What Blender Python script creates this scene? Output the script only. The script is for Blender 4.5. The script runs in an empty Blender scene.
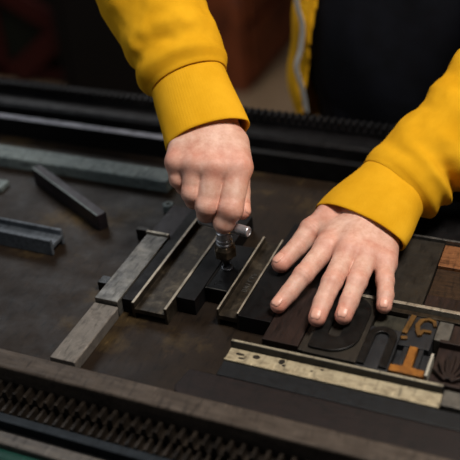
import bpy, bmesh, math, random
import numpy as np
from mathutils import Vector, Matrix, noise as mnoise
random.seed(4)
S = 0.001                      # every length below is in millimetres
sc = bpy.context.scene
COL = sc.collection
V3 = Vector

# ------------------------------------------------------------------ materials
def new_mat(name):
    m = bpy.data.materials.new(name); m.use_nodes = True
    nt = m.node_tree; b = nt.nodes['Principled BSDF']
    tc = nt.nodes.new('ShaderNodeTexCoord')
    return m, nt, b, tc
def s2l(c):
    return tuple(((v/255)/12.92 if v/255 <= .04045 else ((v/255+.055)/1.055)**2.4) for v in c) + (1,)
def noise(nt, tc, scale, detail=4, stretch=None, rough=.6, coord='Object'):
    n = nt.nodes.new('ShaderNodeTexNoise'); n.inputs['Scale'].default_value = scale
    n.inputs['Detail'].default_value = detail; n.inputs['Roughness'].default_value = rough
    if stretch:
        mp = nt.nodes.new('ShaderNodeMapping'); mp.inputs['Scale'].default_value = stretch
        nt.links.new(tc.outputs[coord], mp.inputs['Vector']); nt.links.new(mp.outputs[0], n.inputs['Vector'])
    else: nt.links.new(tc.outputs[coord], n.inputs['Vector'])
    return n
def ramp(nt, src, stops):
    r = nt.nodes.new('ShaderNodeValToRGB'); e = r.color_ramp.elements
    while len(e) < len(stops): e.new(.5)
    for k, (p, c) in enumerate(stops):
        e[k].position = p; e[k].color = c
    nt.links.new(src, r.inputs[0]); return r
def bump(nt, b, src, strength, dist):
    bp = nt.nodes.new('ShaderNodeBump'); bp.inputs['Strength'].default_value = strength
    bp.inputs['Distance'].default_value = dist*S
    nt.links.new(src, bp.inputs['Height']); nt.links.new(bp.outputs[0], b.inputs['Normal']); return bp
def worn(name, c1, c2, rough=(.3, .6), metal=.6, scale=45, stretch=None, bs=.25, c3=None, spec=.28, k=.62):
    """a worn surface: two or three colours mixed by blotchy noise, uneven gloss, fine bump"""
    m, nt, b, tc = new_mat(name)
    n = noise(nt, tc, scale, 6, stretch, .65)
    L = lambda c: tuple(v*k for v in s2l(c)[:3])+(1,)
    st = [(.32, L(c1)), (.68, L(c2))]
    if c3: st = [(.3, L(c1)), (.55, L(c2)), (.74, L(c3))]
    r = ramp(nt, n.outputs['Fac'], st)
    ns = noise(nt, tc, 260, 3, (1, .22, 1), .5)               # fine scratches and specks of wear
    rs = ramp(nt, ns.outputs['Fac'], [(.28, (.45, .45, .45, 1)), (.45, (.95, .95, .95, 1)), (.66, (1, 1, 1, 1)), (.78, (1.9, 1.9, 1.9, 1))])
    mx = nt.nodes.new('ShaderNodeMix'); mx.data_type = 'RGBA'; mx.blend_type = 'MULTIPLY'; mx.inputs[0].default_value = 1
    nt.links.new(r.outputs[0], mx.inputs[6]); nt.links.new(rs.outputs[0], mx.inputs[7])
    nt.links.new(mx.outputs[2], b.inputs['Base Color'])
    n2 = noise(nt, tc, scale*2.3, 5, stretch, .7)
    rr = ramp(nt, n2.outputs['Fac'], [(.3, (rough[0],)*3+(1,)), (.7, (rough[1],)*3+(1,))])
    nt.links.new(rr.outputs[0], b.inputs['Roughness'])
    b.inputs['Metallic'].default_value = metal
    b.inputs['Specular IOR Level'].default_value = spec
    n3 = noise(nt, tc, 900, 3)
    bump(nt, b, n3.outputs['Fac'], bs, .4)
    return m
M = {}
M['bed'] = worn('oily_bed_steel', (24, 17, 13), (44, 33, 23), (.38, .62), 0, 11, None, .3, (92, 74, 44), .2, .72)
M['rail'] = worn('worn_rail_steel', (70, 60, 52), (104, 92, 82), (.42, .65), .35, 30, (1, 4, 4), .4, k=0.7)
M['rail_side'] = worn('black_oiled_iron', (9, 9, 10), (20, 19, 20), (.35, .6), .3, 30, None, .4)
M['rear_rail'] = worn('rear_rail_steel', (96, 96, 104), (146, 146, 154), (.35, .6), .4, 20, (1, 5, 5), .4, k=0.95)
M['rack'] = worn('gear_rack_steel', (24, 21, 19), (62, 53, 45), (.28, .5), .5, 80, None, .4, k=0.85)
M['rack_dark'] = worn('dark_rack_steel', (22, 21, 22), (40, 38, 40), (.35, .6), .5, 40, None, .4)
M['blue_iron'] = worn('blue_grey_iron', (30, 36, 42), (52, 58, 64), (.4, .6), .4, 30, (1, 4, 4), .3)
M['light_strip'] = worn('bare_steel_edge', (84, 80, 78), (118, 110, 102), (.4, .6), .3, 30, (1, 4, 4), .3, k=0.75)
M['green'] = worn('green_machine_paint', (14, 52, 44), (26, 66, 56), (.4, .6), 0, 25, None, .3, k=1)
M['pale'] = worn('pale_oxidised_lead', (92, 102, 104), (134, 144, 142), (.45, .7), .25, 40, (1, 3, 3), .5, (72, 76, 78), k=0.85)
M['steel'] = worn('grey_furniture_steel', (78, 76, 76), (124, 120, 114), (.3, .5), .6, 55, None, .3, (150, 144, 134), k=0.72)
M['steel_dark'] = worn('dark_furniture_steel', (34, 31, 29), (60, 55, 50), (.28, .5), .55, 45, None, .35, (84, 76, 66))
M['steel_gold'] = worn('tarnished_brass_steel', (38, 33, 28), (76, 67, 56), (.28, .5), .5, 70, None, .3, (118, 106, 88))
M['rim'] = worn('worn_highlight_rim', (118, 110, 98), (164, 154, 138), (.3, .5), .5, 60, None, .3, k=1.5)  # colour raised so highlights are painted into the rims
M['lead'] = worn('light_grey_lead', (104, 98, 92), (132, 124, 116), (.5, .7), .15, 60, None, .5, (92, 84, 78), k=0.78)
M['bar'] = worn('blackened_bar_steel', (38, 34, 38), (58, 50, 54), (.3, .5), .4, 30, None, .3)
M['hbeam'] = worn('blue_grey_furniture_steel', (76, 82, 90), (116, 122, 130), (.4, .6), .3, 30, None, .4)
M['black'] = worn('black_composition_block', (8, 7, 8), (16, 14, 15), (.4, .65), 0, 40, None, .35, (26, 18, 17), .22)
M['black_gloss'] = worn('black_enamel_steel', (8, 8, 9), (18, 18, 20), (.25, .42), .1, 60, None, .3)
M['brown_dark'] = worn('dark_brown_wood', (34, 23, 20), (58, 40, 34), (.4, .6), 0, 30, (6, 1, 1), .4)
M['inkwood'] = worn('inked_wood_type', (40, 35, 30), (60, 53, 44), (.4, .6), 0, 40, None, .35)
M['ink'] = worn('black_ink', (15, 14, 13), (27, 25, 23), (.3, .5), 0, 60, None, .3)
M['wood'] = worn('brown_wood_grain', (88, 52, 30), (146, 96, 60), (.4, .6), 0, 60, (1.2, 9, 9), .4, (112, 70, 42), k=0.8)
M['wood2'] = worn('dim_brown_wood_grain', (46, 32, 22), (78, 56, 38), (.4, .6), 0, 50, (1.2, 9, 9), .4)
M['ochre'] = worn('ochre_wood_type_face', (118, 68, 22), (176, 114, 42), (.4, .6), 0, 120, None, .3, k=0.8)
M['ochre_dim'] = worn('dim_ochre_wood_type_face', (88, 60, 28), (136, 96, 42), (.4, .6), 0, 120, None, .3)
M['slate'] = worn('slate_grey_wood', (38, 39, 43), (56, 56, 58), (.4, .6), 0, 60, None, .3)
M['quad'] = worn('grey_type_metal', (96, 92, 86), (126, 120, 110), (.4, .6), .3, 80, None, .3, k=0.75)
M['quad_dark'] = worn('dark_grey_type_metal', (62, 60, 52), (86, 82, 70), (.4, .6), .3, 80, None, .3)
M['cream'] = worn('creamy_worn_alloy', (124, 110, 88), (178, 164, 136), (.4, .6), .2, 90, (1, 2, 2), .4, (152, 134, 104), k=1.05)
M['cream_rim'] = worn('creamy_alloy_rim', (140, 132, 116), (184, 174, 150), (.35, .5), .3, 60, None, .3, k=0.95)
M['dint'] = worn('dark_dint', (40, 34, 28), (64, 54, 42), (.5, .7), 0, 90)
M['white_rule'] = worn('pale_rule_metal', (176, 170, 156), (214, 208, 192), (.4, .6), .2, 60, k=0.85)
M['blue_dark'] = worn('blue_black_wood', (15, 17, 21), (28, 31, 35), (.45, .65), 0, 26, (2, 5, 5), .4)
M['red_dark'] = worn('red_black_wood', (22, 14, 14), (38, 25, 23), (.45, .65), 0, 26, (2, 5, 5), .4)
M['chrome'] = worn('polished_key_steel', (150, 150, 156), (206, 206, 210), (.22, .42), .7, 60, None, .1, k=1)
M['key_collar'] = worn('bronzed_key_collar', (62, 52, 42), (112, 98, 80), (.25, .45), .6, 90, None, .2, k=0.9)
M['screw'] = worn('screw_steel', (60, 60, 64), (96, 96, 100), (.2, .4), .8, 90, k=0.9)
M['redpaint'] = worn('dark_red_machine_paint', (62, 18, 17), (88, 28, 25), (.5, .7), 0, 4)
M['deep_green'] = worn('deep_green_panel', (20, 26, 18), (32, 38, 26), (.6, .8), 0, 5)
M['dark_post'] = worn('dark_brown_post', (9, 6, 6), (15, 10, 10), (.6, .8), 0, 5)
M['rust'] = worn('rusty_brown_timber', (44, 24, 18), (136, 72, 42), (.5, .8), 0, 7, None, .3, (96, 70, 66), k=1)
M['floor'] = worn('dusty_tan_floor', (128, 108, 88), (156, 134, 110), (.6, .85), 0, 3, k=1)
M['wall'] = worn('dark_workshop_wall', (24, 18, 17), (40, 30, 27), (.8, .95), 0, 2)

def fabric(name, c1, c2, ribs=None, rough=.9, weave=1400, sheen=.25):
    m, nt, b, tc = new_mat(name)
    n = noise(nt, tc, 26, 5)
    r = ramp(nt, n.outputs['Fac'], [(.3, s2l(c1)), (.7, s2l(c2))])
    nt.links.new(r.outputs[0], b.inputs['Base Color'])
    b.inputs['Roughness'].default_value = rough
    b.inputs['Sheen Weight'].default_value = sheen
    b.inputs['Sheen Tint'].default_value = s2l(c2)
    b.inputs['Specular IOR Level'].default_value = .15
    n2 = noise(nt, tc, weave, 2)
    bump(nt, b, n2.outputs['Fac'], .5, .5)
    return m
M['yellow'] = fabric('yellow_sweat_cloth', (208, 150, 14), (226, 168, 28))
M['yellow_rib'] = fabric('yellow_rib_knit', (212, 154, 16), (228, 170, 32), weave=1800)
M['navy'] = fabric('black_navy_cloth', (10, 11, 16), (18, 20, 28), sheen=.05)
M['trouser'] = fabric('dark_trouser_cloth', (14, 15, 20), (24, 26, 34), sheen=.05)
M['zip'] = fabric('pale_grey_zip_tape', (138, 136, 134), (176, 174, 170))
M['hair'] = fabric('dark_hair', (26, 18, 14), (46, 32, 24), rough=.6)
M['shoe'] = fabric('black_shoe_leather', (14, 13, 13), (24, 22, 22), rough=.5)
def skin():
    m, nt, b, tc = new_mat('skin')
    at = nt.nodes.new('ShaderNodeAttribute'); at.attribute_name = 'flush'
    n = noise(nt, tc, 75, 7, rough=.7)
    base = ramp(nt, n.outputs['Fac'], [(.3, s2l((196, 140, 120))), (.5, s2l((214, 168, 148))), (.7, s2l((230, 192, 174)))])
    mix = nt.nodes.new('ShaderNodeMix'); mix.data_type = 'RGBA'
    nt.links.new(at.outputs['Fac'], mix.inputs[0])
    nt.links.new(base.outputs[0], mix.inputs[6]); mix.inputs[7].default_value = s2l((212, 122, 102))
    nt.links.new(mix.outputs[2], b.inputs['Base Color'])
    b.inputs['Roughness'].default_value = .48
    b.inputs['Specular IOR Level'].default_value = .4
    b.inputs['Subsurface Weight'].default_value = .05
    b.inputs['Subsurface Radius'].default_value = (.006, .002, .001)
    b.inputs['Subsurface Scale'].default_value = .6
    n2 = noise(nt, tc, 420, 4); n3 = noise(nt, tc, 1500, 2)
    ad = nt.nodes.new('ShaderNodeMath'); ad.operation = 'ADD'
    nt.links.new(n2.outputs['Fac'], ad.inputs[0]); nt.links.new(n3.outputs['Fac'], ad.inputs[1])
    bump(nt, b, ad.outputs[0], .35, .6)
    return m
M['skin'] = skin()
def simple(name, c, rough, metal=0):
    m, nt, b, tc = new_mat(name)
    n = noise(nt, tc, 80, 2)
    r = ramp(nt, n.outputs['Fac'], [(.3, s2l(c)), (.7, s2l(tuple(min(255, v*1.06) for v in c)))])
    nt.links.new(r.outputs[0], b.inputs['Base Color'])
    b.inputs['Roughness'].default_value = rough; b.inputs['Metallic'].default_value = metal
    return m
M['nail'] = simple('fingernail', (218, 162, 142), .38)
M['eye'] = simple('eye_white', (225, 220, 214), .2)

# ------------------------------------------------------------------ object helpers
def empty(name, loc, label=None, cat=None, group=None):
    o = bpy.data.objects.new(name, None); COL.objects.link(o)
    o.empty_display_size = .01; o.location = V3(loc)*S
    tag(o, label, cat, group); return o
def tag(o, label=None, cat=None, group=None, kind=None):
    if label: o['label'] = label
    if cat: o['category'] = cat
    if group: o['group'] = group
    if kind: o['kind'] = kind
    return o
def world_origin(o):
    p = V3((0, 0, 0))
    while o is not None: p = p + o.location; o = o.parent
    return p/S
def finish(name, bm, mat, parent=None, loc=None, smooth=False, bevel=0, seg=2):
    """bm holds WORLD millimetres; the object gets its origin at loc (or at its parent's)"""
    if parent is not None: org = world_origin(parent); local = V3((0, 0, 0))
    else:
        if loc is None:
            xs = [v.co for v in bm.verts]
            lo = [min(c[i] for c in xs) for i in range(3)]; hi = [max(c[i] for c in xs) for i in range(3)]
            loc = ((lo[0]+hi[0])/2, (lo[1]+hi[1])/2, lo[2])
        org = V3(loc); local = org*S
    for v in bm.verts: v.co = (v.co - org)*S
    bmesh.ops.recalc_face_normals(bm, faces=bm.faces[:])
    me = bpy.data.meshes.new(name); bm.to_mesh(me); bm.free()
    if smooth: me.polygons.foreach_set('use_smooth', [True]*len(me.polygons))
    me.materials.append(M[mat])
    o = bpy.data.objects.new(name, me); COL.objects.link(o); o.location = local
    if parent is not None: o.parent = parent
    if bevel:
        b = o.modifiers.new('bevel', 'BEVEL'); b.width = bevel*S; b.segments = seg; b.limit_method = 'ANGLE'
        b.angle_limit = math.radians(35)
    return o
def box(bm, x0, x1, y0, y1, z0, z1):
    vs = [bm.verts.new((x, y, z)) for z in (z0, z1) for x, y in ((x0, y0), (x1, y0), (x1, y1), (x0, y1))]
    for f in ((3, 2, 1, 0), (4, 5, 6, 7), (0, 1, 5, 4), (1, 2, 6, 5), (2, 3, 7, 6), (3, 0, 4, 7)):
        bm.faces.new([vs[i] for i in f])
    return vs
def prism(bm, poly, a, b, axis):
    """extrude a 2D outline along an axis: x -> (y,z) outline, y -> (x,z) outline, z -> (x,y) outline"""
    def P(u, v, t):
        return {'x': (t, u, v), 'y': (u, t, v), 'z': (u, v, t)}[axis]
    A = [bm.verts.new(P(u, v, a)) for u, v in poly]; B = [bm.verts.new(P(u, v, b)) for u, v in poly]
    n = len(poly)
    bm.faces.new(A); bm.faces.new(B[::-1])
    for i in range(n): bm.faces.new((A[i], B[i], B[(i+1) % n], A[(i+1) % n]))
    return A+B
def nb(): return bmesh.new()
def block(name, dims, mat, label, cat, bevel=.5, group=None, z0=0.0):
    x0, x1, y0, y1, h = dims
    bm = nb(); box(bm, x0, x1, y0, y1, z0+.02, z0+h)
    o = finish(name, bm, mat, bevel=bevel); tag(o, label, cat, group); return o
def hsection(w0, w1, h, rim, web_top, web_bot):
    """outline of H-section furniture: two flanges joined by a web"""
    return [(w0, 0.02), (w0+rim, 0.02), (w0+rim, web_bot), (w1-rim, web_bot), (w1-rim, 0.02), (w1, 0.02), (w1, h),
            (w1-rim, h), (w1-rim, web_top), (w0+rim, web_top), (w0+rim, h), (w0, h)]
def lathe(bm, cx, cy, prof, n=32, M4=None):
    rings = []
    for r, z in prof:
        ring = []
        for k in range(n):
            a = 2*math.pi*k/n
            p = V3((r*math.cos(a), r*math.sin(a), z))
            p = (M4 @ p) if M4 else V3((p.x+cx, p.y+cy, p.z))
            ring.append(bm.verts.new(p))
        rings.append(ring)
    for a, b in zip(rings, rings[1:]):
        for k in range(n): bm.faces.new((a[k], a[(k+1) % n], b[(k+1) % n], b[k]))
    bm.faces.new(rings[0][::-1]); bm.faces.new(rings[-1])

# ------------------------------------------------------------------ the setting
def struct(name, bm, mat):
    o = finish(name, bm, mat); o['kind'] = 'structure'; return o
b = nb(); box(b, -4200, 3000, -1800, 3700, -930, -900); struct('floor', b, 'floor')
b = nb(); box(b, -4200, 3000, 3700, 3780, -900, 1900); struct('wall_back', b, 'wall')

# ------------------------------------------------------------------ the proof press
XA, XB = -760, 780
press = empty('proof_press', (0, 60, -900),
    'long cast iron proof press whose dark steel bed the person is locking type on', 'printing press')
b = nb(); box(b, XA, XB, -150.5, 234, -14, 0); finish('bed_plate', b, 'bed', press, bevel=.8)
b = nb(); box(b, XA, XB, -172, -151, -12, 25); finish('front_rail', b, 'rail', press, bevel=2.2, seg=3)
b = nb(); box(b, XA, XB, 234.6, 246, -12, 25); rr = finish('rear_rail', b, 'rail_side', press, bevel=.6)
b = nb(); box(b, XA, -120, 235, 245.6, 25.02, 25.9); finish('bright_edge', b, 'rear_rail', rr, bevel=.3)  # lighter strip on the left stretch of the rail top only
b = nb(); prism(b, [(246.5, -12), (330, -12), (330, 22), (322, 26), (276, 26), (272, 22), (272, 8), (246.5, 8)], XA, XB, 'x')
finish('rear_ledge', b, 'rack_dark', press, bevel=1)
b = nb(); prism(b, [(330.5, -60), (352, -60), (352, 10), (346, 22), (330.5, 22)], XA, XB, 'x')
finish('rear_apron_bar', b, 'rail_side', press, bevel=1.5)
def rack(x0, x1, y0, y1, zb, zr, zt, pitch, phase, mat, name):
    """toothed rack: trapezoid teeth along x"""
    pts = [(x0, zb)]; x = x0+phase
    pts.append((x0, zr))
    while x + pitch < x1:
        pts += [(x, zr), (x+pitch*.1, zt), (x+pitch*.42, zt), (x+pitch*.52, zr)]
        x += pitch
    pts += [(x1, zr), (x1, zb)]
    b = nb()
    A = [b.verts.new((u, y0, v)) for u, v in pts]; B = [b.verts.new((u, y1, v)) for u, v in pts]
    n = len(pts)
    for i in range(n): b.faces.new((A[i], B[i], B[(i+1) % n], A[(i+1) % n]))
    base = [[b.verts.new((u, y, zb)) for u, v in pts] for y in (y0, y1)]
    for i in range(n-1):
        for row, bb in ((A, base[0]), (B, base[1])):
            if (row[i].co-bb[i].co).length > 1e-4 or (row[i+1].co-bb[i+1].co).length > 1e-4:
                try: b.faces.new((row[i], row[i+1], bb[i+1], bb[i]))
                except ValueError: pass
    bmesh.ops.remove_doubles(b, verts=b.verts[:], dist=1e-3)
    return finish(name, b, mat, press)
rack(XA, XB, -185.5, -173.2, -12, 2, 9.5, 10.5, 3.1, 'rack', 'gear_rack')
rack(XA, XB, -199.5, -186, -14, -5, 2, 8.6, 1.2, 'rack', 'gear_rack')
rack(XA, XB, 300, 316, 26.2, 32, 40, 9.0, 2, 'rack_dark', 'gear_rack')
b = nb(); box(b, XA, XB, -209, -200, -16, 1); finish('rack_guard', b, 'blue_iron', press, bevel=1)
b = nb(); box(b, XA, XB, -216, -209.5, -40, -8); finish('oil_channel', b, 'rail_side', press)
b = nb(); box(b, XA, XB, -229, -216.5, -40, -1); finish('side_edge_strip', b, 'light_strip', press, bevel=1.6)
b = nb(); prism(b, [(-246, -150), (-200, -150), (-200, -16), (-229.5, -16), (-229.5, -6), (-240, -6), (-246, -12)], XA, XB, 'x')
finish('side_frame', b, 'green', press, bevel=2)
b = nb(); prism(b, [(-200, -150), (330, -150), (330, -60), (330, -16), (-199.6, -16)], XA+10, XB-10, 'x')
finish('bed_frame', b, 'rail_side', press)
for lx in (-640, 560):
    b = nb(); prism(b, [(-200, -899.9), (300, -899.9), (270, -760), (240, -151), (-150, -151), (-180, -760)], lx, lx+110, 'x')
    finish('leg', b, 'green', press, bevel=6)

# ------------------------------------------------------------------ loose material on the bed
b = nb(); prism(b, [(161, .02), (189, .02), (189, 14), (187, 15), (163, 15), (161, 14)], -470, -146, 'x')
tag(finish('metal_furniture', b, 'pale', bevel=.8),
    'long pale grey-green metal strip lying along the back of the press bed', 'metal strip')

def turned_box(name, c, L, W, H, ang, mat, label, cat, bevel=.8):
    b = nb(); box(b, -L/2, L/2, -W/2, W/2, .02, H)
    R = Matrix.Rotation(ang, 4, 'Z')
    for v in b.verts: v.co = R @ v.co + V3((c[0], c[1], 0))
    return tag(finish(name, b, mat, bevel=bevel), label, cat)
ang = math.atan2(66-138, -187+319)
bar = turned_box('steel_bar', (-247, 109.5), 150, 12, 20, ang, 'bar',
    'dark square steel bar lying slanted on the bed near the pale strip', 'steel bar', 1)
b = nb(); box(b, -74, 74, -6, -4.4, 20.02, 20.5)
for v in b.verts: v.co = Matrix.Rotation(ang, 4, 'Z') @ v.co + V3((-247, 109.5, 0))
finish('bright_edge', b, 'pale', bar)  # pale strip that paints a highlight along the bar's top edge
# H section piece entering at the left
b = nb(); prism(b, hsection(13, 38, 19, 4, 12, 7), -330, -210, 'x')
for v in b.verts: v.co.y += (v.co.x+210)*-.012
tag(finish('metal_furniture', b, 'hbeam', bevel=.9),
    'blue-grey H-shaped metal furniture at the left edge, below the slanted dark bar', 'metal furniture')
b = nb(); box(b, -372, -342, 108, 126, .02, 6)
tag(finish('metal_spacer', b, 'pale', bevel=.6), 'small pale metal offcut at the left edge of the bed above the H-shaped piece', 'metal spacer')
# light grey block in front of the first channel
b = nb(); prism(b, [(-117, .02), (-92, .02), (-90.5, 13), (-91.5, 14), (-116, 14), (-117, 13)], -138, -57, 'y')
tag(finish('lead_furniture', b, 'lead', bevel=.6), 'light grey flat metal block between the front rail and the long furniture pieces', 'metal furniture')
# piece A: flat topped steel with a bright lip
f = empty('metal_furniture', (-104, 0, 0), 'flat-topped grey steel furniture, leftmost of the long pieces by the screwed quoin', 'metal furniture')
b = nb(); prism(b, [(-117, .02), (-114, .02), (-114, 12), (-95, 12), (-95, .02), (-92, .02), (-92, 18), (-117, 18)], -55, 57, 'y')
finish('body', b, 'steel', f, bevel=.6)
b = nb(); box(b, -118.5, -92, 57.2, 61, .02, 20); finish('end_lip', b, 'rim', f, bevel=.6)
block('metal_block', (-117, -92, 62, 118, 15), 'bar', 'dull purple-grey block behind the flat-topped grey steel furniture', 'metal block')
# small lock-up bits
def nut(x, y, r, h, label):
    b = nb(); lathe(b, x, y, [(r*.9, .02), (r, 1), (r, h-1.2), (r*.82, h), (r*.35, h), (r*.35, h-2)], 6)
    for v in b.verts: pass
    tag(finish('hex_nut', b, 'pale', bevel=.4), label, 'nut')
nut(-128, 128, 7.5, 9, 'small pale hex nut on the bed left of the gripping fist')
block('metal_spacer', (-133, -119.5, -24, -12, 10), 'black_gloss', 'tiny black spacer touching the left side of the flat-topped grey furniture', 'metal spacer')
block('metal_spacer', (-136, -120, 66, 72, 14), 'steel_dark', 'thin dark spacer left of the purple-grey block', 'metal spacer')
block('black_furniture', (-91.6, -79.6, -47, 130, 16.5), 'black', 'narrow black furniture strip between the flat grey piece and the first open channel', 'furniture strip')
# piece B
f = empty('metal_furniture', (-60, 30, 0), 'long open steel channel with worn rims coloured as highlights directly left of the gripping fist', 'metal furniture')
b = nb(); prism(b, hsection(-79, -41.5, 18, 3.2, 11.5, 6.5), -52, 128, 'y')
finish('body', b, 'steel_gold', f, bevel=.5)
for x in (-79, -44.7):
    b = nb(); box(b, x+.3, x+2.9, -51.5, 127.5, 18.02, 18.5); finish('rim', b, 'rim', f, bevel=.2)
block('black_furniture', (-41, -21.8, -31, 118, 18), 'black', 'black rectangular furniture block between the left channel and the quoin', 'furniture block')

# quoin under the key
q = empty('quoin', (-10, 18, 0), 'black steel quoin with a round screw socket beneath the T-handled key', 'quoin')
b = nb(); box(b, -21.4, 2.2, -9, 66, .02, 17); finish('body', b, 'black_gloss', q, bevel=.8)
b = nb(); box(b, -20.6, 1.4, -8.6, -7.8, 17.02, 17.6); finish('front_ridge', b, 'steel', q, bevel=.15)
b = nb(); box(b, -20.8, -19.8, -6, 60, 17.02, 17.7); finish('side_ridge', b, 'steel_dark', q, bevel=.15)
b = nb(); lathe(b, -12.5, 27, [(6, 17.02), (6, 18.4), (4.6, 18.9), (3.2, 18.9), (3.0, 17.6)], 28)
finish('screw_socket', b, 'screw', q, smooth=False, bevel=.2)

# key
k = empty('quoin_key', (-13, 32, 19), 'steel T-handled quoin key turned by the gripping right hand', 'key')
b = nb(); lathe(b, -15.5, 32, [(3.2, 19.1), (3.6, 22), (6.5, 25), (8.2, 27)], 24); finish('tip', b, 'key_collar', k, smooth=True)
b = nb(); lathe(b, -15.5, 32, [(8.4, 27.1), (11.6, 29.5), (11.6, 38), (9.4, 41), (8.0, 42)], 6); finish('hex_collar', b, 'key_collar', k, bevel=.7)
b = nb(); lathe(b, -15.5, 32, [(7.6, 42.1), (8.4, 43), (8.4, 44.4), (7.4, 45), (7.4, 46.3), (8.3, 47), (8.3, 48.6), (7.2, 49.3), (7.2, 56), (6.4, 57)], 28)
finish('ferrule', b, 'chrome', k, smooth=False)
b = nb(); lathe(b, -15.5, 32, [(5.6, 57.1), (5.6, 66)], 24); finish('shaft', b, 'chrome', k)
T4 = Matrix.Translation((-15, 32, 64)) @ Matrix.Rotation(math.radians(-8), 4, 'Z') @ Matrix.Rotation(math.pi/2, 4, 'Y')
b = nb(); lathe(b, 0, 0, [(3.6, -27), (5.2, -26), (5.2, 27.5), (4.7, 28.6), (3.4, 29), (3.1, 28.4)], 28, T4)
finish('cross_handle', b, 'chrome', k, smooth=False, bevel=.2)

# piece C, embossed
f = empty('metal_furniture', (14, 24, 0), 'brown-tinged steel channel with small raised marks between the key and the flat hand', 'metal furniture')
b = nb(); prism(b, hsection(3, 25.4, 18, 2.2, 12, 6.5), -37, 86, 'y'); finish('body', b, 'steel_gold', f, bevel=.4)
for x in (3, 23.2):
    b = nb(); box(b, x+.25, x+1.95, -36.6, 85.6, 18.02, 18.4); finish('rim', b, 'rim', f, bevel=.15)
b = nb()
def stroke(bm, pts, w, z0, z1):
    for (ax, ay), (bx, by) in zip(pts, pts[1:]):
        d = V3((bx-ax, by-ay, 0)); d.normalize(); n = V3((-d.y, d.x, 0))*w/2; e = d*w*.35
        a = V3((ax, ay, 0))-e; c = V3((bx, by, 0))+e
        vs = [bm.verts.new((p.x, p.y, z)) for z in (z0, z1) for p in (a-n, c-n, c+n, a+n)]
        for q4 in ((3, 2, 1, 0), (4, 5, 6, 7), (0, 1, 5, 4), (1, 2, 6, 5), (2, 3, 7, 6), (3, 0, 4, 7)):
            bm.faces.new([vs[i] for i in q4])
yy = 2
for g in ([(0, 0), (4.5, 0), (4.5, 2.4), (0, 2.4)], [(0, 0), (4.5, 0), (0, 2.6), (4.5, 2.6)], [(0, 1), (4.5, 1), (3.4, 0)],
          [(4.5, 0), (0, 0), (0, 2.4)], [(0, 0), (4.5, 1.3), (0, 2.6)], [(0, 0), (4.5, 0), (4.5, 2.2), (2.2, 2.2), (2.2, 0)]):
    stroke(b, [(12.2+u, yy+v) for u, v in g], .75, 12.02, 12.7); yy += 5.2
finish('raised_marks', b, 'steel', f)

# blocks under and around the flat hand
block('black_furniture', (26, 57.4, -39, 117, 18), 'black', 'wide black furniture block beneath the thumb and index finger', 'furniture block')
block('black_furniture', (58, 96, 20.5, 117, 17), 'black', 'black block mostly hidden below the flat palm', 'furniture block')
block('black_furniture', (96.5, 134, 24, 117, 17), 'black', 'black block below the ring and little finger knuckles', 'furniture block')
block('wood_furniture', (58, 91.5, -62, 20, 18), 'brown_dark', 'dark reddish-brown wooden block under the index and middle fingers', 'wooden block')
block('wood_furniture', (92, 97.6, -64, 20, 16.5), 'inkwood', 'thin dark wooden slip beside the big round letter', 'wooden slip')

# big round letter
t = empty('wood_type', (121, -26, 0), 'large wood type block with a fat rounded black letter under two fingertips', 'wood type')
b = nb(); box(b, 98, 145.3, -69, 17, .02, 20.6); finish('type_block', b, 'inkwood', t, bevel=.6)
def rounded(x0, x1, y0, y1, radii, n=10):
    pts = []
    for (cx, cy, sx, sy, a0), r in zip(((x1, y0, -1, 1, -90), (x1, y1, -1, -1, 0), (x0, y1, 1, -1, 90), (x0, y0, 1, 1, 180)), radii):
        for k in range(n+1):
            a = math.radians(a0+90*k/n); pts.append((cx+sx*r+r*math.cos(a), cy+sy*r+r*math.sin(a)))
    return pts
def ring_glyph(bm, outer, inner, z0, z1):
    """closed outline with a counter: both outlines have equal point counts"""
    n = len(outer)
    L = [[bm.verts.new((x, y, z)) for x, y in o] for z in (z0, z1) for o in (outer, inner)]
    for i in range(n):
        j = (i+1) % n
        bm.faces.new((L[0][i], L[0][j], L[2][j], L[2][i])); bm.faces.new((L[1][j], L[1][i], L[3][i], L[3][j]))
        bm.faces.new((L[2][i], L[2][j], L[3][j], L[3][i])); bm.faces.new((L[0][j], L[0][i], L[1][i], L[1][j]))
b = nb(); ring_glyph(b, rounded(101, 141.5, -64, 13, (25, 19, 5, 4)), rounded(113, 124, -45, -12, (3, 3, 3, 3)), 20.62, 23.3)
finish('letter', b, 'ink', t, bevel=.4)
# letter n
t = empty('wood_type', (160, -45, 0), 'wood type block with a black arched letter n', 'wood type')
b = nb(); box(b, 145.8, 173, -72, -19, .02, 20.6); finish('type_block', b, 'slate', t, bevel=.6)
b = nb()
cx, yb, ya, ro, ri = 159.2, -70.5, -33.5, 12.8, 6.0
out = [(cx+ro, yb)]+[(cx+ro*math.cos(math.radians(a)), ya+ro*1.05*math.sin(math.radians(a))) for a in range(0, 181, 12)]+[(cx-ro, yb)]
inn = [(cx+ri, yb)]+[(cx+ri*math.cos(math.radians(a)), ya+ri*1.05*math.sin(math.radians(a))) for a in range(0, 181, 12)]+[(cx-ri, yb)]
lo = [[b.verts.new((x, y, z)) for x, y in o] for z in (20.62, 23.6) for o in (out, inn)]
n = len(out)
for i in range(n-1):
    b.faces.new((lo[0][i], lo[0][i+1], lo[2][i+1], lo[2][i])); b.faces.new((lo[1][i+1], lo[1][i], lo[3][i], lo[3][i+1]))
    b.faces.new((lo[2][i], lo[2][i+1], lo[3][i+1], lo[3][i])); b.faces.new((lo[0][i+1], lo[0][i], lo[1][i], lo[1][i+1]))
for e in (0, n-1): b.faces.new((lo[0][e], lo[1][e], lo[3][e], lo[2][e]))
finish('letter', b, 'ink', t, bevel=.4)
# quad above n
block('type_spacer', (146, 172.5, -18.4, 4.5, 16), 'quad_dark', 'square olive-grey metal spacer below the little fingertip', 'type spacer')
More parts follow.
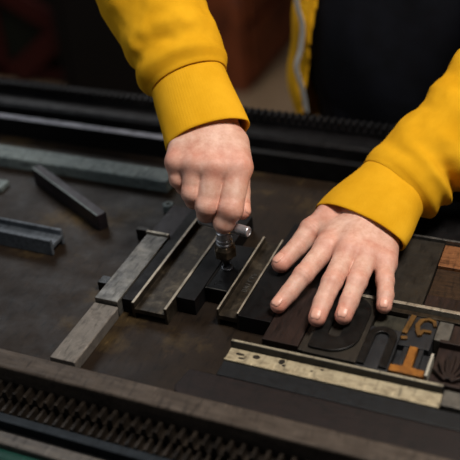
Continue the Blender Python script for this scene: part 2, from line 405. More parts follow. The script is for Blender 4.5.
# letter T upside down, ochre
t = empty('wood_type', (188.6, -54, 0), 'wood type block with an ochre letter T standing upside down', 'wood type')
b = nb(); box(b, 173.5, 203.4, -73, -37, .02, 15); box(b, 179.5, 183.5, -64, -37.5, 15.02, 21); box(b, 192.5, 196.5, -64, -37.5, 15.02, 21)
finish('type_block', b, 'slate', t, bevel=.5)
b = nb(); prism(b, [(174.2, -72), (202.8, -72), (202.8, -64.5), (191.8, -63.5), (191.4, -38), (184.6, -38), (184.2, -63.5), (174.2, -64.5)], 15.02, 23.3, 'z')
finish('letter', b, 'ochre', t, bevel=.5)
# numeral-like block
t = empty('wood_type', (188, -17, 0), 'small wood type block with two ochre curled characters on grey', 'wood type')
b = nb(); box(b, 173.5, 200.4, -36.4, 4, .02, 20.8); finish('type_block', b, 'slate', t, bevel=.5)
b = nb(); stroke(b, [(176, -21), (178.4, 1)], 4.6, 20.82, 23.3); stroke(b, [(175.6, -29), (178.6, -28)], 3.6, 20.82, 23.2)
finish('letter', b, 'ochre_dim', t, bevel=.3)
b = nb(); arc = [(199, -6), (197.4, -1), (192, 1), (186.6, -2), (184.6, -9), (186, -16), (188.6, -21), (190.5, -15.5), (196.6, -15.2)]
for i, (p, q2) in enumerate(zip(arc, arc[1:])): stroke(b, [p, q2], 3.9 if 2 < i < 6 else 3.0, 20.82, 23.3+i*.012)
finish('letter', b, 'ochre_dim', t)
# tall grey quad
block('type_spacer', (200.8, 213.4, -19.5, 10, 19), 'quad', 'light grey upright metal spacer right of the curled characters', 'type spacer')
block('brass_rule', (203.9, 206.1, -70, -42, 23.5), 'white_rule', 'short pale metal rule beside the ochre upside-down T', 'metal rule', .2)
# ornament block at right edge
t = empty('wood_type', (224, -47, 0), 'dark wood type block at the right edge carved with a ribbed arch', 'wood type')
b = nb(); box(b, 206.6, 262, -73.4, -20.4, .02, 15); box(b, 206.6, 262, -24, -20.4, 15.01, 22); box(b, 206.6, 262, -73.4, -70.5, 15.01, 21)
finish('type_block', b, 'brown_dark', t, bevel=.5)
b = nb()
for i in range(7):
    a = math.radians(20+i*23); stroke(b, [(222+3*math.cos(a), -66+3*math.sin(a)), (222+15*math.cos(a), -66+30*math.sin(a))], 2.2, 15.02, 20)
finish('carved_arch', b, 'brown_dark', t, bevel=.3)
block('black_furniture', (214, 262, -19.6, 4, 19), 'brown_dark', 'dark brown block right of the light grey upright spacer', 'wooden block')
# rules under the little finger
block('metal_rule', (127, 290, 15.6, 19.4, 22.5), 'rim', 'long shiny metal rule running right from beneath the little finger, rear of two', 'metal rule', .3)
block('black_furniture', (127, 290, 11.4, 15.2, 17), 'black_gloss', 'narrow black strip between the two long shiny rules', 'furniture strip', .3)
block('metal_rule', (127, 290, 5.6, 11, 20.5), 'steel_gold', 'long dull metal rule running right from beneath the little finger, front of two', 'metal rule', .3)
# upper right blocks
block('black_furniture', (134.6, 181.4, 20, 121, 21), 'inkwood', 'large dark flat block right of the little finger', 'furniture block')
block('wood_furniture', (182, 300, 86, 121.5, 19), 'wood', 'warm brown grained wooden block at the right edge', 'wooden block')
block('wood_furniture', (182, 300, 42, 85.4, 16), 'wood2', 'dim brown wooden block in front of the warm brown one', 'wooden block')
block('wood_furniture', (182, 300, 20, 41.4, 18), 'brown_dark', 'dark wooden strip behind the long shiny rule at the right edge', 'wooden block')
block('metal_rule', (136, 300, 123.2, 126, 23), 'steel', 'thin steel rule behind the warm brown wooden block', 'metal rule', .3)
block('black_furniture', (136, 205, 128, 200, 19), 'black', 'black block below the raised left sleeve', 'furniture block')
block('wood_furniture', (206, 300, 128, 160, 19), 'wood2', 'dim brown block behind the thin steel rule at the right edge', 'wooden block')
block('black_furniture', (206, 300, 161, 225, 19), 'black', 'black block at the far right behind the thin steel rule', 'furniture block')
# long creamy channel
f = empty('metal_furniture', (128, -81, 0), 'long cream-coloured channel with dark dints lying in front of the letters', 'metal furniture')
b = nb(); prism(b, [(-95, .02), (-92, .02), (-92, 8), (-77.7, 8), (-77.7, 15), (-92, 15), (-93.2, 16.4), (-95, 16.4)], 35, 221, 'x')
finish('body', b, 'cream', f, bevel=.5)
b = nb(); box(b, 35, 221, -77.6, -74.4, .02, 22); finish('rear_flange', b, 'slate', f, bevel=.3)  # dark slate colour paints shade onto the flange's front face
b = nb(); box(b, 35.5, 220.5, -77.2, -74.8, 22.02, 22.7); finish('rim', b, 'cream_rim', f, bevel=.2)
for x, y, rx, ry in ((46, -84, 4, 1.6), (49, -88.5, 3, 1.2), (61, -83, 3.4, 2.6), (84, -82, 2.8, 3.2), (87, -86, 1.6, 1.2), (112, -85, 1.4, 1), (120, -81, 1.8, 1)):
    b = nb(); prism(b, [(x+rx*math.cos(a*math.pi/8)*(1+.15*math.sin(a*2.1)), y+ry*math.sin(a*math.pi/8)) for a in range(16)], 15.02, 15.12, 'z')
    finish('dint', b, 'dint', f)
block('metal_furniture', (221.8, 330, -92, -74.6, 17), 'quad', 'grey metal piece continuing right from the cream channel', 'metal furniture')
block('wood_furniture', (36, 330, -114, -96, 16), 'blue_dark', 'long blue-black wooden strip just in front of the cream channel', 'wooden strip', 1)
b = nb(); prism(b, [(12, -115), (8, -137), (10, -143), (18, -149), (330, -149), (330, -115)], .02, 17, 'z')
tag(finish('wood_furniture', b, 'red_dark', bevel=1.6), 'long red-black wooden strip lying against the front rail', 'wooden strip')

# ------------------------------------------------------------------ signed-distance bodies -> mesh (surface nets)
def smin(a, b, k):
    h = np.clip(.5+.5*(b-a)/k, 0, 1); return b*(1-h)+a*h-k*h*(1-h)
def cone(P, a, b, ra, rb, sq=None):
    a = np.array(a, np.float32); b = np.array(b, np.float32); ab = b-a; L2 = float(ab@ab)+1e-9
    t = np.clip(((P-a)@ab)/L2, 0, 1)
    d = P-(a+t[..., None]*ab)
    return np.sqrt((d*d).sum(-1))-(ra+(rb-ra)*t)
def ell(P, c, r, R=None):
    d = P-np.array(c, np.float32)
    if R is not None: d = d@np.array(R, np.float32)
    r = np.array(r, np.float32); k0 = np.sqrt(((d/r)**2).sum(-1)); k1 = np.sqrt(((d/(r*r))**2).sum(-1))+1e-9
    return k0*(k0-1)/k1
def chain(P, J, k=2.5):
    d = None
    for (a, ra), (b, rb) in zip(J, J[1:]):
        e = cone(P, a, b, ra, rb); d = e if d is None else smin(d, e, k)
    return d
def surface_nets(fn, lo, hi, h):
    lo = np.array(lo, np.float32); hi = np.array(hi, np.float32)
    n = np.ceil((hi-lo)/h).astype(int)+1
    ax = [lo[i]+h*np.arange(n[i], dtype=np.float32) for i in range(3)]
    F = np.empty(tuple(n), np.float32)
    for i in range(0, n[0], 16):
        P = np.stack(np.meshgrid(ax[0][i:i+16], ax[1], ax[2], indexing='ij'), -1).astype(np.float32)
        F[i:i+16] = fn(P)
    F[[0, -1]] = 5; F[:, [0, -1]] = 5; F[:, :, [0, -1]] = 5
    ins = F < 0
    c = [(0, 0, 0), (1, 0, 0), (0, 1, 0), (1, 1, 0), (0, 0, 1), (1, 0, 1), (0, 1, 1), (1, 1, 1)]
    m = np.array(F.shape)-1
    cnt = sum(ins[a:a+m[0], b:b+m[1], d:d+m[2]].astype(np.int8) for a, b, d in c)
    act = (cnt > 0) & (cnt < 8); idx = np.full(act.shape, -1, np.int64); cells = np.argwhere(act); idx[act] = np.arange(len(cells))
    acc = np.zeros((len(cells), 3)); w = np.zeros(len(cells))
    for p in range(8):
        for q in range(p+1, 8):
            a, b2 = np.array(c[p]), np.array(c[q])
            if abs(a-b2).sum() != 1: continue
            A = cells+a; B = cells+b2
            fa = F[A[:, 0], A[:, 1], A[:, 2]]; fb = F[B[:, 0], B[:, 1], B[:, 2]]
            x = (fa < 0) != (fb < 0); t = np.where(x, fa/np.where(x, fa-fb, 1), 0)
            acc += np.where(x[:, None], A+(B-A)*t[:, None], 0); w += x
    verts = lo+h*(acc/w[:, None])
    quads = []
    for axis in range(3):
        u, v = (axis+1) % 3, (axis+2) % 3
        sl0 = [slice(None)]*3; sl1 = [slice(None)]*3; sl0[axis] = slice(0, -1); sl1[axis] = slice(1, None)
        for s in (sl0, sl1):
            pass
        A = ins[tuple(sl0)]; B = ins[tuple(sl1)]
        e = np.argwhere(A != B)
        e = e[(e[:, u] > 0) & (e[:, v] > 0) & (e[:, u] < m[u]) & (e[:, v] < m[v])]
        du = np.zeros(3, int); du[u] = 1; dv = np.zeros(3, int); dv[v] = 1
        g = lambda X: idx[X[:, 0], X[:, 1], X[:, 2]]
        Q = np.stack([g(e-du-dv), g(e-dv), g(e), g(e-du)], -1)
        fl = A[e[:, 0], e[:, 1], e[:, 2]]
        Q = np.where(fl[:, None], Q, Q[:, ::-1])
        quads.append(Q)
    return verts, np.concatenate(quads)
def mesh_from(name, V, Q, parent, mat, loc=None, flush=None, smooth_iter=0):
    org = world_origin(parent) if parent is not None else V3(loc)
    if smooth_iter:
        E = np.concatenate([Q[:, [0, 1]], Q[:, [1, 2]], Q[:, [2, 3]], Q[:, [3, 0]]])
        deg = np.bincount(E.ravel(), minlength=len(V))[:, None]
        for _ in range(smooth_iter):
            s = np.zeros_like(V); np.add.at(s, E[:, 0], V[E[:, 1]]); np.add.at(s, E[:, 1], V[E[:, 0]])
            V = V*.5+.5*s/np.maximum(deg, 1)
    me = bpy.data.meshes.new(name)
    W = ((V-np.array(org))*S)
    me.vertices.add(len(V)); me.vertices.foreach_set('co', W.astype(np.float32).ravel())
    me.loops.add(Q.size); me.loops.foreach_set('vertex_index', Q.ravel().astype(np.int32))
    me.polygons.add(len(Q)); me.polygons.foreach_set('loop_start', np.arange(0, Q.size, 4, dtype=np.int32))
    me.update(calc_edges=True); me.validate()
    me.polygons.foreach_set('use_smooth', [True]*len(me.polygons))
    if flush is not None:
        at = me.attributes.new('flush', 'FLOAT', 'POINT'); at.data.foreach_set('value', flush(V).astype(np.float32))
    me.materials.append(M[mat])
    o = bpy.data.objects.new(name, me); COL.objects.link(o)
    if parent is not None: o.parent = parent
    else: o.location = org*S
    return o

A_ = np.array
# ---- the two hands: joints (point, radius) in mm
LH = dict(
 index=[((83.3, 49.5, 46.0),11),((73.4, 9.1, 40.0),9.3),((65.9, -10.5, 32.0),8.4),((60.3, -24.0, 27.0),7.7)],
 middle=[((105.8, 43.4, 49.0),11.4),((103.0, 2.4, 43.5),9.3),((101.3, -20.6, 36.5),8.5),((101.1, -36.0, 31.5),7.9)],
 ring=[((123.2, 46.3, 46.0),11),((124.1, 10.1, 42.5),9.0),((123.2, -12.3, 36.5),8.5),((122.4, -26.5, 31.5),7.9)],
 little=[((139.5, 48.1, 40.0),10),((146.2, 24.4, 38.0),8.1),((150.7, 9.1, 34.5),7.6),((152.1, -1.0, 30.0),7.0)],
 thumb=[((72.3, 97.2, 44.0),15),((58.3, 79.5, 41.0),12.4),((50.2, 55.5, 34.0),9.7),((41.3, 34.9, 28.0),9.2)])
RH = dict(
 index=[((-6.7, 56.8, 115.0),14),((-3.3, 27.2, 87.8),11.8),((-9.1, 22.1, 74.1),10.0),((-22.5, 39.9, 67.1),8.6)],
 middle=[((-24.5, 46.2, 119.4),12.8),((-25.7, 22.3, 90.3),10.4),((-29.3, 27.6, 78.3),9.4),((-33.3, 46.1, 71.7),8.2)],
 ring=[((-42.6, 43.1, 121.7),12),((-42.6, 27.3, 98.9),9.5),((-44.2, 33.5, 86.8),8.6),((-46.5, 50.9, 79.2),7.8)],
 little=[((-62.4, 42.6, 121.2),11),((-59.8, 36.6, 106.2),8.6),((-58.3, 42.7, 93.7),7.8),((-58.0, 54.5, 87.9),7.2)],
 thumb=[((-31.0, 97.4, 113.3),15),((-19.3, 87.1, 99.1),12.5),((-11.9, 70.2, 79.1),10),((-3.6, 53.1, 69.0),8.6)])
def smooth01(x): x = max(0, min(1, x)); return x*x*(3-2*x)
CAMW = A_([0.36, -0.745, 0.56])
def joint_grooves(P, d, J, dors, amp=.32, offs=(-2.6, 0, 2.6)):
    """fine skin creases across the back of a finger joint"""
    for i in (1, 2):
        c = A_(J[i][0]); ax = A_(J[i+1][0])-A_(J[i-1][0]); ax = ax/np.linalg.norm(ax); r = J[i][1]
        q = P-c.astype(np.float32); s = q@ax.astype(np.float32); dd = q@dors.astype(np.float32)
        near = (np.abs(s) < 6) & ((q*q).sum(-1) < (r*1.6)**2) & (dd > r*.2)
        g = sum(np.exp(-((s-o)/.7)**2) for o in offs)
        d = d+np.where(near, amp*g*(1 if i == 1 else .6), 0)
    return d
def hand_fn(H, palm, fore, dors, extra=(), crease=.32, kf=7, knuck=1.0, kp=9):
    dors = A_(dors, float)/np.linalg.norm(dors)
    def fn(P):
        base = None
        for nm, (wc, wr, fn_, mr) in palm.items():
            e = cone(P, wc, H[fn_][0][0], wr, mr); base = e if base is None else smin(base, e, kp)
        for a, b, ra, rb in fore: base = smin(base, cone(P, a, b, ra, rb), 12)
        for a, b, ra, rb in extra: base = smin(base, cone(P, a, b, ra, rb), 8)
        for nm in ('index', 'middle', 'ring', 'little'):
            c = A_(H[nm][0][0])+dors*H[nm][0][1]*.42*knuck
            base = smin(base, np.sqrt(((P-c.astype(np.float32))**2).sum(-1))-H[nm][0][1]*.66, 5)
        out = base
        for nm, J in H.items():
            k = kf if nm != 'thumb' else 9
            d = smin(base, cone(P, J[0][0], J[1][0], J[0][1], J[1][1]), k)
            rest = chain(P, J[1:], 2)
            pb = A_(J[1][0])+dors*1.2
            rest = smin(rest, np.sqrt(((P-pb.astype(np.float32))**2).sum(-1))-J[1][1]*.93, 3)
            d = smin(d, rest, 2.5)
            d = joint_grooves(P, d, J, dors, crease)
            out = smin(out, d, .8)
        return out
    return fn
def flush_fn(hands):
    def f(V):
        out = np.zeros(len(V))
        for H in hands:
            for nm, J in H.items():
                for i, (c, r) in enumerate(J):
                    rad = (1.25, 1.05, .95, 1.25)[i]*r
                    q = np.sqrt(((V-A_(c))**2).sum(-1))
                    out = np.maximum(out, (.40, .36, .26, .55)[i]*np.exp(-(q/rad)**4*.5))
        return out
    return f
Lw = A_((110.5, 109.9, 50.0)); Lcu = A_((122.0, 150.5, 60.0))
LPalm = dict(a=((98.4, 102.7, 50.0),14,'index',12), b=((107.1, 100.5, 53.0),15,'middle',12.5), c=((117.0, 100.7, 50.0),15,'ring',12), d=((128.0, 97.1, 45.0),14,'little',11.5),
             t=((90.9, 114.3, 46.0),14,'thumb',13))
Lfore = [((103.0, 107.7, 50.0), (123.2, 169.5, 68.0), 18, 20), ((121.1, 100.8, 46.0), (139.5, 153.1, 66.0), 17, 21)]
Lextra = [((68.6, 105.8, 45.0), (80.8, 66.7, 42.0), 13, 12)]
RPalm = dict(a=((-39.0, 90.3, 133.9),17,'index',14.5), b=((-49.0, 84.2, 135.7),17,'middle',13.5), c=((-57.4, 78.3, 133.3),16,'ring',13), d=((-65.7, 72.5, 130.8),15,'little',11.5),
             t=((-43.5, 100.5, 132.4),17,'thumb',16))
Rfore = [((-57.4, 88.9, 136.6), (-91.7, 127.0, 164.6), 20, 22), ((-48.0, 97.1, 138.0), (-80.1, 136.3, 166.0), 20, 22)]
Rextra = [((-21.9, 85.3, 123.4), (-9.5, 66.5, 110.1), 15.5, 13)]
def bounds(H, pal, fore, pad=24):
    pts = [c for J in H.values() for c, r in J]+[p[0] for p in pal.values()]+[q for e in fore for q in e[:2]]
    pts = A_(pts); return pts.min(0)-pad, pts.max(0)+pad

# ---- the rest of the body (coarser): arms, torso, neck, head, legs
ELB_L, SH_L = (222, 300, 150), (262, 488, 440)
ELB_R, SH_R = (-204, 228, 312), (-92, 488, 440)
LFW = [(Lfore[0][1][i]+Lfore[1][1][i])/2 for i in range(3)]
RFW = [(Rfore[0][1][i]+Rfore[1][1][i])/2 for i in range(3)]
LFW0 = [(Lfore[0][0][i]+Lfore[1][0][i])/2 for i in range(3)]
RFW0 = [(Rfore[0][0][i]+Rfore[1][0][i])/2 for i in range(3)]
HC = A_((85, 400, 668.))
def torso_fn(P, g=0.0):
    d = ell(P, (85, 552, 20), (165+g, 108+g, 150+g))
    d = smin(d, ell(P, (85, 545, 180), (150+g, 100+g, 190+g)), 60)
    d = smin(d, ell(P, (85, 515, 350), (165+g, 108+g, 150+g)), 60)
    d = smin(d, cone(P, (-62, 492, 430), (232, 492, 430), 58+g, 58+g), 40)
    return d
def head_fn(P):
    R = Matrix.Rotation(math.radians(28), 3, 'X'); Rn = A_(R, float)
    Q = (P-HC.astype(np.float32))@Rn.astype(np.float32)
    d = ell(Q, (0, 12, 18), (74, 92, 88))
    d = smin(d, ell(Q, (0, -26, -32), (56, 58, 78)), 26)
    d = smin(d, ell(Q, (0, -58, -82), (26, 22, 22)), 22)                 # chin
    d = smin(d, cone(Q, (0, -82, 14), (0, -104, -26), 8, 12), 8)          # nose
    d = smin(d, cone(Q, (-34, -70, 22), (34, -70, 22), 12, 12), 12)       # brow
    for s in (-1, 1):
        d = smin(d, ell(Q, (s*36, -58, -24), (22, 20, 20)), 16)
        d = -smin(-d, ell(Q, (s*31, -86, 4), (15, 9, 9)), 7)
        d = smin(d, ell(Q, (s*31, -72, 4), (13, 12, 12)), 2)
        d = smin(d, ell(Q, (s*76, 8, -6), (7, 18, 30)), 5)                # ears
    d = smin(d, ell(Q, (0, -84, -52), (24, 12, 6)), 4)                    # lips
    d = smin(d, ell(Q, (0, -82, -63), (20, 12, 6)), 4)
    return d
def body_fn(P):
    d = torso_fn(P)
    d = smin(d, cone(P, (85, 490, 440), tuple(HC-A_((0, -22, 60))), 60, 52), 30)
    d = smin(d, head_fn(P), 14)
    for sh, el, w0, w1 in ((SH_L, ELB_L, LFW, LFW0), (SH_R, ELB_R, RFW, RFW0)):
        arm = smin(cone(P, sh, el, 50, 38), cone(P, el, w1, 40, 20), 16)
        d = smin(d, arm, 22)
    for s in (-1, 1):
        leg = smin(cone(P, (85+s*80, 556, 0), (85+s*92, 548, -420), 84, 54), cone(P, (85+s*92, 548, -420), (85+s*98, 576, -800), 54, 36), 24)
        leg = smin(leg, cone(P, (85+s*98, 572, -850), (85+s*110, 450, -868), 34, 24), 20)
        d = smin(d, leg, 30)
    return d
def build_person():
    VL, QL = surface_nets(hand_fn(LH, LPalm, Lfore, (.1, -.25, 1), Lextra, kf=5.5), *bounds(LH, LPalm, Lfore), .9)
    VR, QR = surface_nets(hand_fn(RH, RPalm, Rfore, CAMW, Rextra, crease=.13, kf=4, knuck=.7, kp=12), *bounds(RH, RPalm, Rfore), .9)
    # body cropped where the finely built wrists take over, deep inside both sleeves
    def bf(P):
        d = body_fn(P)
        for w0, w1 in ((LFW0, LFW), (RFW0, RFW)):
            n = A_(w1)-A_(w0); n = n/np.linalg.norm(n); mid = (A_(w0)+A_(w1))/2
            s = (P-mid.astype(np.float32))@n.astype(np.float32)
            near = np.sqrt(((P-mid.astype(np.float32))**2).sum(-1)) < 150
            d = np.where(near, np.maximum(d, -s), d)
        return d
    VB, QB = surface_nets(bf, (-270, 180, -905), (330, 700, 800), 6.0)
    V = np.concatenate([VB, VL, VR]); Q = np.concatenate([QB, QL+len(VB), QR+len(VB)+len(VL)])
    o = mesh_from('person', V, Q, None, 'skin', loc=(85, 550, -900), flush=flush_fn([LH, RH]))
    tag(o, 'person in yellow jacket, one hand flat on the type, the other gripping a key', 'person')
    return o
person = build_person()

# ---- nails
def nail(J, dors, w, l, back=.5, lift=.0):
    a = A_(J[-2][0], float); t = A_(J[-1][0], float); r = J[-1][1]
    ax = t-a; ax /= np.linalg.norm(ax); n = A_(dors, float); n = n-ax*(n@ax); n /= np.linalg.norm(n); sd = np.cross(ax, n)
    b = nb(); N, K = 9, 9; g = []
    for layer in (0, 1):
        rows = []
        for i in range(N):
            u = i/(N-1)
            row = []
            for j in range(K):
                v = -1+2*j/(K-1)
                ww = w*.5*(1-.25*abs(2*u-1)**3)
                s = u*l-l+r*.62
                th = v*ww/r
                rr = math.sqrt(max(.05, r*r-max(0, s)**2))+(.32 if layer else -1.2)+lift
                p = t+ax*s+n*rr*math.cos(th)+sd*rr*math.sin(th)
                row.append(b.verts.new(p))
            rows.append(row)
        g.append(rows)
    for i in range(N-1):
        for j in range(K-1):
            b.faces.new((g[1][i][j], g[1][i+1][j], g[1][i+1][j+1], g[1][i][j+1]))
            b.faces.new((g[0][i][j], g[0][i][j+1], g[0][i+1][j+1], g[0][i+1][j]))
    for i in range(N-1):
        for j in (0, K-1): b.faces.new((g[0][i][j], g[0][i+1][j], g[1][i+1][j], g[1][i][j]))
    for j in range(K-1):
        for i in (0, N-1): b.faces.new((g[0][i][j], g[0][i][j+1], g[1][i][j+1], g[1][i][j]))
    return finish('fingernail', b, 'nail', person, smooth=True)
nail(LH['index'], (-.05, -.2, 1), 10.5, 10); nail(LH['middle'], (0, -.35, 1), 10.5, 9.5); nail(LH['ring'], (0, -.35, 1), 10, 9)
nail(LH['little'], (.1, -.35, 1), 8.5, 8); nail(LH['thumb'], (-.45, -.3, 1), 12, 11)
nail(RH['thumb'], (.6, .3, .5), 11, 11)

# ---- sleeves and cuffs
def catmull(P, n):
    P = [A_(p, float) for p in P]; P = [2*P[0]-P[1]]+P+[2*P[-1]-P[-2]]; out = []
    for i in range(1, len(P)-2):
        for k in range(n):
            t = k/n; a, b_, c, d = P[i-1:i+3]
            out.append(.5*((2*b_)+(-a+c)*t+(2*a-5*b_+4*c-d)*t*t+(-a+3*b_-3*c+d)*t**3))
    out.append(P[-2]); return out
def softpath(P, step=2.5, it=160):
    P = [A_(p, float) for p in P]; out = []
    for a, c in zip(P, P[1:]):
        n = max(2, int(np.linalg.norm(c-a)/step))
        out += [a+(c-a)*k/n for k in range(n)]
    out.append(P[-1]); X = np.array(out)
    for _ in range(it): X[1:-1] = X[1:-1]*.5+.25*(X[:-2]+X[2:])
    return list(X)
def tube(name, path, rad, u0, mat, parent, disp=None, nseg=96, thick=2.2, sub=0):
    """cloth tube: rad(s)->(a,b) half widths, u0 = direction of the wide axis, disp(s_mm, theta, t) -> mm outwards"""
    path = [A_(p, float) for p in path]; n = len(path)
    T = [path[min(i+1, n-1)]-path[max(i-1, 0)] for i in range(n)]; T = [t/np.linalg.norm(t) for t in T]
    L = [0]
    for i in range(1, n): L.append(L[-1]+np.linalg.norm(path[i]-path[i-1]))
    u = A_(u0, float); rows = []
    b = nb()
    for i in range(n):
        u = u-T[i]*(u@T[i]); u /= np.linalg.norm(u); v = np.cross(T[i], u)
        t = L[i]/L[-1]; a_, b_ = rad(t)
        row = []
        for k in range(nseg):
            th = 2*math.pi*k/nseg; e = disp(L[i], th, t) if disp else 0
            p = path[i]+u*(a_+e)*math.cos(th)+v*(b_+e)*math.sin(th)
            row.append(b.verts.new(p))
        rows.append(row)
    inner = []
    for i in (0, 1, 2, 3, 4, 5):
        row = []
        for k in range(nseg):
            c = path[i]; p = A_(rows[i][k].co); d = p-c; l = np.linalg.norm(d); row.append(b.verts.new(c+d*(l-thick)/l))
        inner.append(row)
    def lk(A, B):
        for k in range(nseg): b.faces.new((A[k], A[(k+1) % nseg], B[(k+1) % nseg], B[k]))
    for A, B in zip(rows, rows[1:]): lk(A, B)
    for A, B in zip(inner, inner[1:]): lk(B, A)
    # rounded lip
    lip = []
    for k in range(nseg):
        m_ = (A_(rows[0][k].co)+A_(inner[0][k].co))/2-T[0]*thick*.45; lip.append(b.verts.new(m_))
    lk(lip, rows[0]); lk(inner[0], lip)
    # outward side end lip too
    return finish(name, b, mat, parent, smooth=True)
def nz(x, y, z=0.0): return mnoise.noise(V3((x, y, z)))
VJ, QJ = None, None
def jacket_fn(P):
    d = torso_fn(P, 0); d = smin(d, ell(P, (85, 548, -20), (198, 112, 330)), 30)
    w = 3.0*np.sin(P[..., 2]*.05+P[..., 0]*.03)+2.0*np.sin(P[..., 2]*.023-P[..., 0]*.06)
    d = np.abs(d-13-w)-2.6
    edge_r = -62-(120-P[..., 2])*.17
    op = np.minimum(np.minimum(P[..., 0]-edge_r, 215-P[..., 0]), 545-P[..., 1])       # >0 inside the open front
    d = np.maximum(d, op)
    d = np.maximum(d, -(P[..., 2]+110)); d = np.maximum(d, P[..., 2]-(470+(P[..., 1]-480)*.25))
    d = np.maximum(d, -(np.sqrt((P[..., 0]-85)**2+(P[..., 1]-470)**2)-72+np.maximum(0, 440-P[..., 2])*3))
    return d
VJ, QJ = surface_nets(jacket_fn, (-160, 380, -130), (330, 700, 520), 4.0)
jacket = mesh_from('jacket', VJ, QJ, person, 'yellow', smooth_iter=1)
def shirt_fn(P):
    d = torso_fn(P, 0); d = smin(d, ell(P, (85, 540, 60), (184, 106, 190)), 30)
    w = 2.2*np.sin(P[..., 0]*.045+P[..., 2]*.02)
    d = d-6-w
    d = np.maximum(d, P[..., 2]-(468+(P[..., 1]-480)*.3)); d = np.maximum(d, -(P[..., 2]+95))
    return d
VS, QS = surface_nets(shirt_fn, (-140, 400, -110), (310, 690, 520), 5.0)
mesh_from('shirt', VS, QS, person, 'navy', smooth_iter=1)
def trouser_fn(P):
    d = ell(P, (85, 556, 0), (176, 118, 130))
    for s in (-1, 1):
        leg = smin(cone(P, (85+s*80, 556, 0), (85+s*92, 548, -420), 96, 68), cone(P, (85+s*92, 548, -420), (85+s*98, 576, -820), 68, 56), 24)
        d = smin(d, leg, 20)
    return np.maximum(np.maximum(d, P[..., 2]-90), -(P[..., 2]+835))
VT, QT = surface_nets(trouser_fn, (-150, 420, -850), (320, 700, 100), 7.0)
mesh_from('trousers', VT, QT, person, 'trouser', smooth_iter=1)
for s in (-1, 1):
    def shoe_fn(P, s=s):
        d = smin(cone(P, (85+s*98, 590, -856), (85+s*112, 440, -868), 46, 38), cone(P, (85+s*98, 580, -830), (85+s*98, 576, -800), 46, 42), 14)
        return np.maximum(d, -(P[..., 2]+899.8))
    v, q = surface_nets(shoe_fn, (85+s*105-80, 390, -905), (85+s*105+80, 650, -780), 5.0)
    mesh_from('shoe', v, q, person, 'shoe')
def hair_fn(P):
    R = Matrix.Rotation(math.radians(28), 3, 'X'); Q = (P-HC.astype(np.float32))@A_(R, float).astype(np.float32)
    d = ell(Q, (0, 22, 28), (84, 98, 92))+1.6*np.sin(Q[..., 0]*.5)*np.sin(Q[..., 1]*.15)
    return np.maximum(d, -smin(-(Q[..., 1]+48)-(Q[..., 2]-40)*.0, -(Q[..., 2]-46), 10)*-1 if False else np.maximum(d, np.minimum(-(Q[..., 1]+30), -(Q[..., 2]-52))))
VH, QH = surface_nets(hair_fn, HC-150, HC+150, 4.0)
mesh_from('hair', VH, QH, person, 'hair')
for s in (-1, 1):
    R = Matrix.Rotation(math.radians(28), 3, 'X')
    c = V3(HC)+R @ V3((s*31, -76, 4)); b = nb(); bmesh.ops.create_uvsphere(b, u_segments=20, v_segments=12, radius=11)
    for v in b.verts: v.co += c
    finish('eye', b, 'eye', person, smooth=True)

# left cuff and sleeve
Lu = A_((153.0, 63.1, 45.0))-A_((56.9, 115.8, 45.0))
c0 = A_((102.1, 91.4, 45.0)); c1 = A_((122.3, 145.3, 62.0))
ribs = lambda s, th, t: .06*math.cos(th*88)+1.5*nz(s*.02, math.cos(th)*1.5, math.sin(th)*1.5)
tube('cuff', catmull([c0, (c0+c1)/2+A_((0, 0, 2)), c1+(c1-c0)*.15], 14), lambda t: (53.5-12*smooth01(t*1.1), 26.5+5*t), Lu, 'yellow_rib', jacket, ribs, 352)
def fold_left(s, th, t):
    e = 2.2*nz(s*.02, math.cos(th)*1.3, math.sin(th)*1.3+5)
    env = math.exp(-((s-26)/30)**2)
    e += env*4.0*math.sin(s*.20+1.4*math.cos(th+.5))*(.5+.5*math.cos(th-.3))
    env2 = math.exp(-((s-95)/60)**2)
    e += env2*3.5*math.sin(s*.085+2.2*math.sin(th+.4))*(.55+.45*math.cos(th))
    e += 1.8*math.sin(s*.12+th*2)*math.exp(-((s-150)/120)**2)
    c_ = max(0, math.cos(th))
    e += 3.0*smooth01(s/4)*math.exp(-(s/12)**2)*max(0, -math.cos(th))
    e += 5.0*smooth01(s/5)*math.exp(-((s-14)/15)**2)*c_ - 7.0*math.exp(-((s-44-8*math.sin(th))/8)**2)*c_ + 5*math.exp(-((s-66-8*math.sin(th))/13)**2)*c_
    e += 1.0*smooth01(s/30)*nz(s*.09+4, math.cos(th)*4, math.sin(th)*4)
    return e*smooth01(s/8)
dirL = (c1-c0)/np.linalg.norm(c1-c0)
sl0 = c1-dirL*2
tube('sleeve', softpath([sl0, sl0+dirL*26+A_((3, -3, -1)), A_(sl0)*.5+A_(ELB_L)*.5+A_((10, -8, -8)), ELB_L, (A_(ELB_L)*.55+A_(SH_L)*.45), A_(SH_L)+A_((-14, 10, -4))]),
     lambda t: (43+4*smooth01(t*30)+4*smooth01(t*5)+22*t, 32+5*smooth01(t*30)+12*smooth01(t*5)+18*t), Lu, 'yellow', jacket, fold_left, 120)
